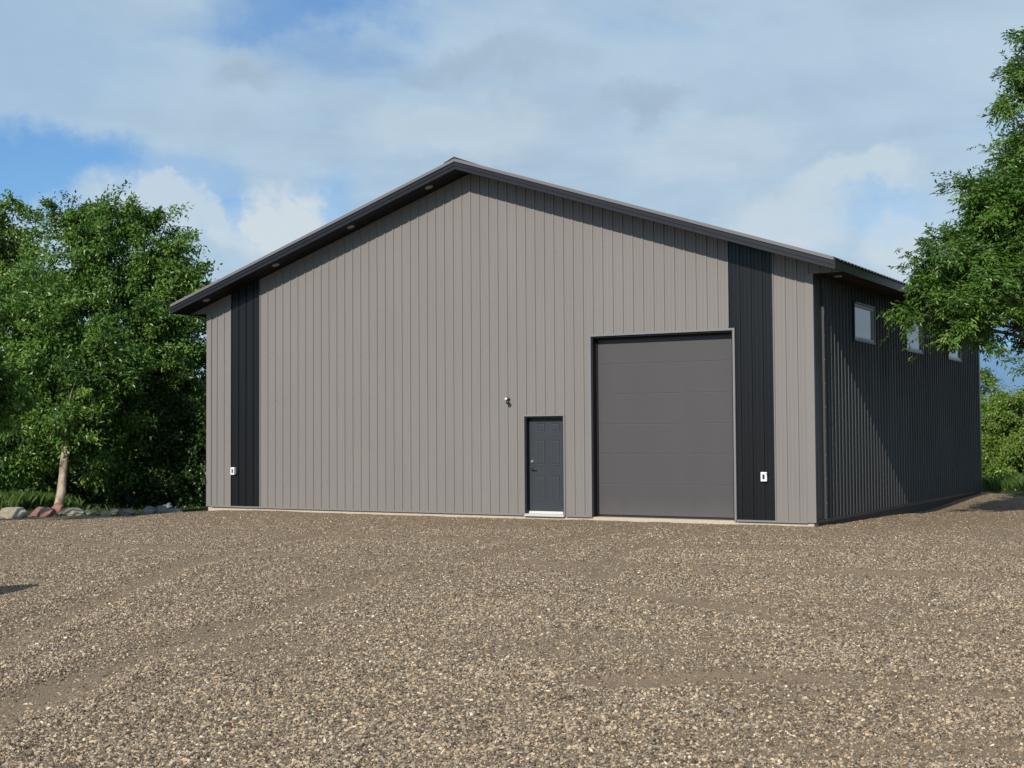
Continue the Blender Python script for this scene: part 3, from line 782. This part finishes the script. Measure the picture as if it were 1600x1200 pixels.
def bark_mat(name, c0, c1):
    m, N, b, out = new_mat(name)
    g = N.new('ShaderNodeNewGeometry'); p = N.vmath('MULTIPLY', g.outputs['Position'], (1, 1, .3))
    n = N.noise(p, 9, 6, .7); n2 = N.noise(g.outputs['Position'], 3.0, 4, .6)
    c = N.mix(N.maprange(n, .35, .65), c0, c1); c = N.mix(N.maprange(n2, .56, .66), c, tuple(x*.35 for x in c0))
    N.set(b, 'Base Color', c); N.set(b, 'Roughness', .95); N.set(b, 'Normal', N.bump(n, 1.0, .03)); return m
BARK = bark_mat('weathered_bark', (.20, .15, .105), (.42, .34, .25)); BARKD = bark_mat('dark_bark', (.055, .045, .035), (.12, .10, .08))

def leaves(blobs, n_clump, per, leaf, width, rg, compound=False, spread=.34, droop=.35, shell=.62, sprig=.10):
    """returns V, F, tint of folded leaf quads gathered in clumps through the ellipsoids"""
    vol = np.array([b[3]*b[4]*b[5] for b in blobs])**.72; pr = vol/vol.sum()
    bi = rg.choice(len(blobs), n_clump, p=pr); B = np.array(blobs)[bi]
    d = rg.randn(n_clump, 3); d /= np.linalg.norm(d, axis=1, keepdims=True)
    rr = shell + (1.04-shell)*rg.rand(n_clump)**.6
    inner = rg.rand(n_clump) < .22; rr[inner] *= rg.rand(inner.sum())**.5
    spr = (rg.rand(n_clump) < sprig) & (d[:, 2] > -.1); rr[spr] = rg.uniform(1.05, 1.28, spr.sum())
    cc = B[:, :3] + d*B[:, 3:6]*rr[:, None]
    crad = spread*rg.uniform(.55, 1.25, n_clump); crad[spr] *= .6
    ctint = np.clip(rg.normal(.42, .20, n_clump), 0, 1)
    ax = rg.randn(n_clump, 3)*.6 + d*[1, 1, .5] + [0, 0, -.1]; ax /= np.linalg.norm(ax, axis=1, keepdims=True)   # twig axis
    idx = np.repeat(np.arange(n_clump), per); n = len(idx)
    off = rg.randn(n, 3)*(crad[idx]*.42)[:, None]
    along = (rg.rand(n)-.35)*crad[idx]*2.4
    P = cc[idx] + off*[1, 1, .75] + ax[idx]*along[:, None]
    P[:, 2] -= droop*.25*np.abs(along)
    out = d[idx]
    if compound:
        q = 7
        rd = out*.8 + rg.randn(n, 3)*.6 + [0, 0, -droop]; rd /= np.linalg.norm(rd, axis=1, keepdims=True)
        sidev = np.cross(rd, [0, 0, 1.]); sidev /= np.linalg.norm(sidev, axis=1, keepdims=True)+1e-6
        LP, LD = [], []
        rl = leaf*2.0
        for k in range(q):
            t = [.25, .25, .55, .55, .82, .82, 1.0][k]; s = (-1 if k % 2 else 1) if k < 6 else 0
            LP.append(P + rd*(t*rl) + rg.randn(n, 3)*.01); LD.append(rd*.75 + sidev*s*.85 + rg.randn(n, 3)*.18 + [0, 0, -.25*droop])
        P = np.concatenate(LP); D = np.concatenate(LD); out = np.tile(out, (q, 1)); idx = np.tile(idx, q); n = len(P)
    else:
        D = out*.55 + rg.randn(n, 3)*.75 + [0, 0, -droop]
    D /= np.linalg.norm(D, axis=1, keepdims=True)
    Nn = out*.6 + rg.randn(n, 3)*.42 + [0, 0, .6]
    S = np.cross(D, Nn); S /= np.linalg.norm(S, axis=1, keepdims=True)+1e-6
    U = np.cross(S, D)
    ln = (leaf*rg.uniform(.65, 1.25, n))[:, None]; wd = (width*rg.uniform(.7, 1.2, n))[:, None]
    V = np.empty((n, 4, 3)); V[:, 0] = P; V[:, 1] = P + D*ln*.45 + S*wd + U*wd*.35; V[:, 2] = P + D*ln - U*ln*.12; V[:, 3] = P + D*ln*.45 - S*wd + U*wd*.35
    b = np.arange(n)[:, None]*4
    F = np.concatenate([b + [0, 1, 2], b + [0, 2, 3]])
    ti = np.clip(ctint[idx] + rg.normal(0, .13, n), 0, 1)
    return V.reshape(-1, 3), F, np.repeat(ti, 4), cc
def tree(name, label, cat, base, blobs, mat, bark, tr, n_clump, per, leaf, width, seed, group=None, lean=(0, 0), top=None, limbs=40, **kw):
    rg = np.random.RandomState(seed); r = random.Random(seed)
    root = empty(name, base); tag(root, label, cat, group)
    V, F, ti, cc = leaves(blobs, n_clump, per, leaf, width, rg, **kw)
    V = V - np.array(base)
    np_mesh('crown' if tr > .03 else 'foliage', V, F, mat, False, {'tint': ('POINT', ti)}, root)
    mb = MB(); h = (top if top else max(b[2] for b in blobs)) - base[2]
    pts = [(0, 0, -.25), (0.0, 0, .06)] + [(lean[0]*t + .05*math.sin(7*t+seed)*h*.12, lean[1]*t + .05*math.cos(5*t+seed)*h*.1, .06 + (h-.06)*t) for t in (.1, .2, .32, .45, .6, .78, .95)]
    rad_ = [tr*1.45, tr*1.25, tr*1.02, tr*.92, tr*.82, tr*.7, tr*.5, tr*.3, tr*.12]
    mb.tube(pts, rad_, 14, True, .07, r)
    sel = rg.choice(len(cc), min(limbs, len(cc)), replace=False)
    for i in sel:
        e = Vector(cc[i]) - Vector(base)
        if tr == .105 and math.hypot(e.x-lean[0]*.5, e.y-lean[1]*.5) > 1.3: continue
        t = min(.92, max(.40 if tr == .105 else .16, (e.z/h)*.72))
        k = 2 + t*6.2; k0 = min(len(pts)-2, int(k)); s0 = Vector(pts[k0]).lerp(Vector(pts[k0+1]), k-k0)
        mid = s0.lerp(e, .5) + Vector((r.uniform(-.2, .2), r.uniform(-.2, .2), r.uniform(-.1, .25)))
        w = tr*(1-t)*.45 + .012
        mb.tube([s0, s0.lerp(mid, .5) + Vector((0, 0, .06)), mid, mid.lerp(e, .55), e], [w, w*.8, w*.6, w*.38, w*.15], 6, False)
    mb.build('trunk' if tr > .03 else 'stems', bark, root, True)
    return root
A = [(-18.35, -1.75, 2.75, 1.0, .85, .85), (-18.6, -1.5, 3.9, 1.2, 1.0, 1.0), (-17.75, -2.0, 2.05, .5, .45, .4), (-18.7, -1.9, 1.9, .6, .5, .35), (-19.55, -0.77, 3.73, 1.56, 1.56, 1.73), (-20.58, -1.31, 2.42, 1.23, 1.23, 1.31), (-19.11, 0.12, 2.42, 1.25, 1.25, 1.17), (-20.57, -0.83, 4.93, 1.33, 1.33, 1.25), (-19.0, -0.5, 1.45, .8, .8, 0.4), (-18.39, -0.43, 0.96, 0.55, 0.55, 0.40), (-20.9, -1.2, 1.11, 0.82, 0.82, 0.58), (-18.39, -0.67, 3.7, 1.13, 1.13, 0.97)]
B = [(-20.53, 2.0, 6.75, 1.43, 1.43, 1.34), (-21.54, 1.42, 6.76, 1.07, 1.07, 1.25), (-19.42, 2.65, 6.83, 0.86, 0.86, 1.07), (-19.25, 2.8, 5.67, 0.89, 0.89, 1.07), (-20.05, 1.79, 4.92, 1.85, 1.85, 1.41), (-19.08, 2.39, 3.86, 1.06, 1.06, 1.32), (-20.08, 2.43, 3.0, 1.25, 1.25, 1.07), (-21.75, 1.26, 7.65, 0.5, 0.5, 0.54), (-20.82, 1.8, 7.73, 0.54, 0.54, 0.57), (-19.01, 2.86, 7.36, 0.32, 0.32, 0.61), (-18.7, 3.1, 6.02, 0.36, 0.36, 0.54), (-19.65, 3.86, 2.48, 0.73, 0.73, 1.28)]
CC = [(-26.59, 3.06, 7.9, 0.89, 0.89, 1.48), (-26.32, 3.19, 8.78, 0.51, 0.51, 0.79), (-27.8, 2.39, 7.31, 1.78, 1.78, 1.78), (-26.58, 2.61, 5.29, 1.56, 1.56, 1.75), (-26.12, 3.4, 6.51, 0.99, 0.99, 0.99), (-27.36, 1.63, 4.1, 1.73, 1.73, 1.73)]
DD = [(-22.26, 6.88, 4.58, 1.21, 1.21, 1.21), (-21.78, 7.23, 2.96, 1.21, 1.21, 1.62), (-22.33, 6.4, 1.35, 1.4, 1.4, 1.2), (-23.51, 5.14, 1.37, 1.58, 1.58, 1.18), (-25.04, 4.24, 1.58, 1.58, 1.58, 1.38), (-21.48, 7.49, 0.94, 1.01, 1.01, 1.21)]
TG = 'trees left of the shop'
tree('ash_tree', 'leafy tree with bare pale trunk rising behind the red boulders', 'tree', (-17.98, -2.22, -.12), A, F_MAIN, BARK, .105, 430, 150, .125, .030, 101, TG, lean=(-.75, 1.3), top=4.3)
tree('ash_tree', 'tall round topped green tree just left of the roof overhang', 'tree', (-20.2, 2.4, -.05), B, F_MAIN, BARKD, .17, 520, 150, .130, .031, 102, TG)
tree('poplar_tree', 'yellowish green tall tree at the far left edge', 'tree', (-27.0, 2.6, -.05), CC, F_POP, BARKD, .18, 380, 130, .130, .036, 103, TG)
tree('ash_tree', 'dark shaded tree filling in behind, next to the left wall', 'tree', (-22.6, 6.6, -.05), DD, F_DARK, BARKD, .14, 330, 130, .14, .036, 104, TG)
tree('leafy_shrub', 'low dark shrub in the grass left of the pale trunk', 'shrub', (-22.9, .4, 0), [(-22.92, 0.89, 0.61, 1.07, 1.07, 0.68), (-23.22, -0.47, 1.08, 1.22, 1.22, 1.04)], F_DARK, BARKD, .03, 110, 110, .12, .032, 105, 'shrubs under the left trees', limbs=20)
tree('leafy_shrub', 'low dark shrub in deep shade behind the grey rocks', 'shrub', (-21.0, 2.7, 0), [(-21.53, 2.28, 0.46, 1.08, 1.08, 0.61), (-20.42, 3.27, 0.44, 1.09, 1.09, 0.66)], F_DARK, BARKD, .03, 110, 110, .12, .032, 106, 'shrubs under the left trees', limbs=20)
RR = [(2.9, 3.3, 2.95, 0.30, 0.30, 0.16), (3.4, 4.82, 8.71, 0.72, 0.72, 0.95), (3.56, 6.03, 9.79, 0.83, 0.83, 0.83), (2.94, 4.66, 6.31, 1.0, 1.0, 0.87), (2.65, 3.9, 6.35, 0.6, 0.6, 0.66), (2.09, 3.06, 5.05, 0.9, 0.9, 0.77), (2.77, 4.05, 4.75, 1.25, 1.25, 0.8), (1.68, 2.02, 4.30, 0.46, 0.5, 0.36), (2.66, 2.88, 3.95, 0.95, 0.95, 0.45), (3.46, 6.15, 5.49, 1.8, 1.8, 1.52), (4.15, 8.21, 7.43, 2.18, 2.18, 1.89), (3.9, 6.48, 4.2, 1.39, 1.39, 0.7), (4.6, 8.57, 4.95, 1.89, 1.89, 1.31), (3.4, 4.85, 7.64, 0.5, 0.5, 0.5)]
tree('ash_tree', 'large leafy tree at right, its branches hanging before the side windows', 'tree', (5.2, 6.7, -.1), RR, F_MAIN, BARKD, .19, 700, 44, .110, .021, 107, None, lean=(-.6, .2), limbs=110, compound=True, spread=.30, droop=.45, sprig=.06)
tree('leafy_shrub', 'leafy shrub in front of the pale container by the left wall', 'shrub', (-18.3, 1.6, -.1), [(-18.5, 1.5, 1.5, .6, .5, .9), (-17.9, 1.9, 1.9, .5, .5, .8), (-18.9, 1.3, .6, .6, .5, .5), (-17.45, 2.15, .85, .42, .4, .75), (-17.25, 2.35, 1.75, .42, .4, .55), (-17.9, 1.8, .4, .5, .4, .4)], F_DARK, BARKD, .03, 170, 110, .12, .032, 112, 'shrubs under the left trees', limbs=20)
tree('ash_tree', 'young leaning tree standing on the verge left of the view', 'tree', (-17.7, -9.2, -.1), [(-15.58, -7.3, 3.6, .34, 1.1, 1.3), (-15.58, -8.3, 5.0, .34, 1.0, 1.0), (-15.58, -6.6, 2.8, .34, .8, .6), (-15.60, -5.8, 2.3, .30, .6, .4)], F_MAIN, BARK, .06, 230, 130, .125, .032, 113, TG, lean=(1.9, 1.6), top=5.2, spread=.18, sprig=.0)
BG = 'sunlit bushes beyond the shop'
tree('leafy_bush', 'slim pale bush tip rising beside the far wall edge', 'bush', (-3.1, 33.1, 0), [(-3.13, 33.09, 3.28, 0.37, 0.37, 0.89), (-3.1, 33.1, 1.6, .5, .5, 1.2)], F_BUSH, BARKD, .03, 70, 90, .12, .034, 108, BG, limbs=12)
tree('leafy_bush', 'bright green bush right against the far wall edge', 'bush', (-2.07, 28.6, 0), [(-2.07, 29.14, 1.82, 0.78, 0.78, 0.98), (-2.07, 28.03, 0.5, 0.67, 0.67, 0.86)], F_BUSH, BARKD, .03, 150, 110, .12, .036, 109, BG, limbs=16)
tree('leafy_bush', 'bright green bush below the hanging branch at right edge', 'bush', (-.8, 27.0, 0), [(-0.95, 27.47, 1.93, 0.85, 0.85, 1.17), (-0.62, 26.56, 0.54, 1.04, 1.04, 0.92)], F_BUSH, BARKD, .03, 170, 110, .12, .036, 110, BG, limbs=16)
tree('leafy_bush', 'tallest bright bush cut by the right picture edge', 'bush', (.2, 28.8, 0), [(-0.0, 29.16, 2.29, 1.2, 1.2, 1.44), (0.52, 28.38, 0.63, 1.17, 1.17, 1.17)], F_BUSH, BARKD, .03, 220, 110, .12, .036, 111, BG, limbs=16)

# ------------------------------------------------------------------ grass
def grass():
    rg = np.random.RandomState(77)
    P = []
    def strip(n, xa, ya, xb, yb, wid, hgt):
        t = rg.rand(n); x = xa+(xb-xa)*t + rg.randn(n)*0; y = ya+(yb-ya)*t; w = (rg.rand(n))*wid
        nx, ny = -(yb-ya), (xb-xa); l = math.hypot(nx, ny); x = x+nx/l*w; y = y+ny/l*w
        P.append((x, y, hgt*rg.uniform(.5, 1.25, n)))
    strip(12000, -19.6, -5.2, -17.2, -2.0, 4.2, .40); strip(1100, -17.2, -2.0, -16.4, -1.0, 5.0, .16)
    strip(900, -16.6, -1.2, -15.4, .2, 6.0, .15)
    strip(9000, 2.6, 13.6, -.6, 18.0, -9.0, .42)
    x, y, h = (np.concatenate(a) for a in zip(*P)); k = (yard_sd(x, y) < -.12) & ~((x < -14) & (x > 7.7-1.118*(y+25.2)) & (rg.rand(len(x)) < .9)) & ~(np.hypot(x+17.9, y+2.4) < .9)
    x, y, h = x[k], y[k], h[k]; n = len(x); z = land_z(x, y)
    an = rg.rand(n)*6.283; w = .010+.010*rg.rand(n); le = h*rg.uniform(.15, .7, n); la = rg.rand(n)*6.283
    S = np.stack([np.cos(an)*w, np.sin(an)*w, 0*w], 1); Lx = np.stack([np.cos(la)*le, np.sin(la)*le, 0*le], 1)
    p = np.stack([x, y, z-.02], 1); up = np.stack([0*h, 0*h, h], 1)
    V = np.empty((n, 4, 3)); V[:, 0] = p-S; V[:, 1] = p+S; V[:, 2] = p+up*.6+Lx*.35+S*.7; V[:, 3] = p+up*.95+Lx
    b = np.arange(n)[:, None]*4; F = np.concatenate([b+[0, 1, 2], b+[0, 2, 3]])
    o = np_mesh('grass', V.reshape(-1, 3), F, leaf_mat('grass_blades', (.040, .075, .014), (.065, .125, .022), (.11, .17, .04), .35), False, {'tint': ('POINT', np.repeat(rg.rand(n), 4))})
    tag(o, 'long green grass behind the boulders and beside the far bushes', 'grass', kind='stuff')
grass()

# ------------------------------------------------------------------ pale container half hidden behind the left trees
r = empty('storage_container', (-18.75, 3.2, -.05)); tag(r, 'pale bluish container half hidden in shade behind the leaves by the left wall', 'container')
mpale = plain('pale_blue_panel', (.50, .54, .60), .5, bscale=4)
mb = MB()
for i in range(9):
    x = -.45 + i*.10; mb.box(x, x+.07, -.43, .43, .10, 1.10)
mb.box(-.44, .44, -.42, .42, .11, 1.09); mb.build('body', mpale, r)
mb = MB(); mb.box(-.48, .48, -.46, .46, 1.1005, 1.17); o = mb.build('lid', mpale, r); bevel(o, .02)
mb = MB(); mb.box(-.48, .48, -.46, .46, 0.0, .0995); mb.build('pallet', BARK, r)
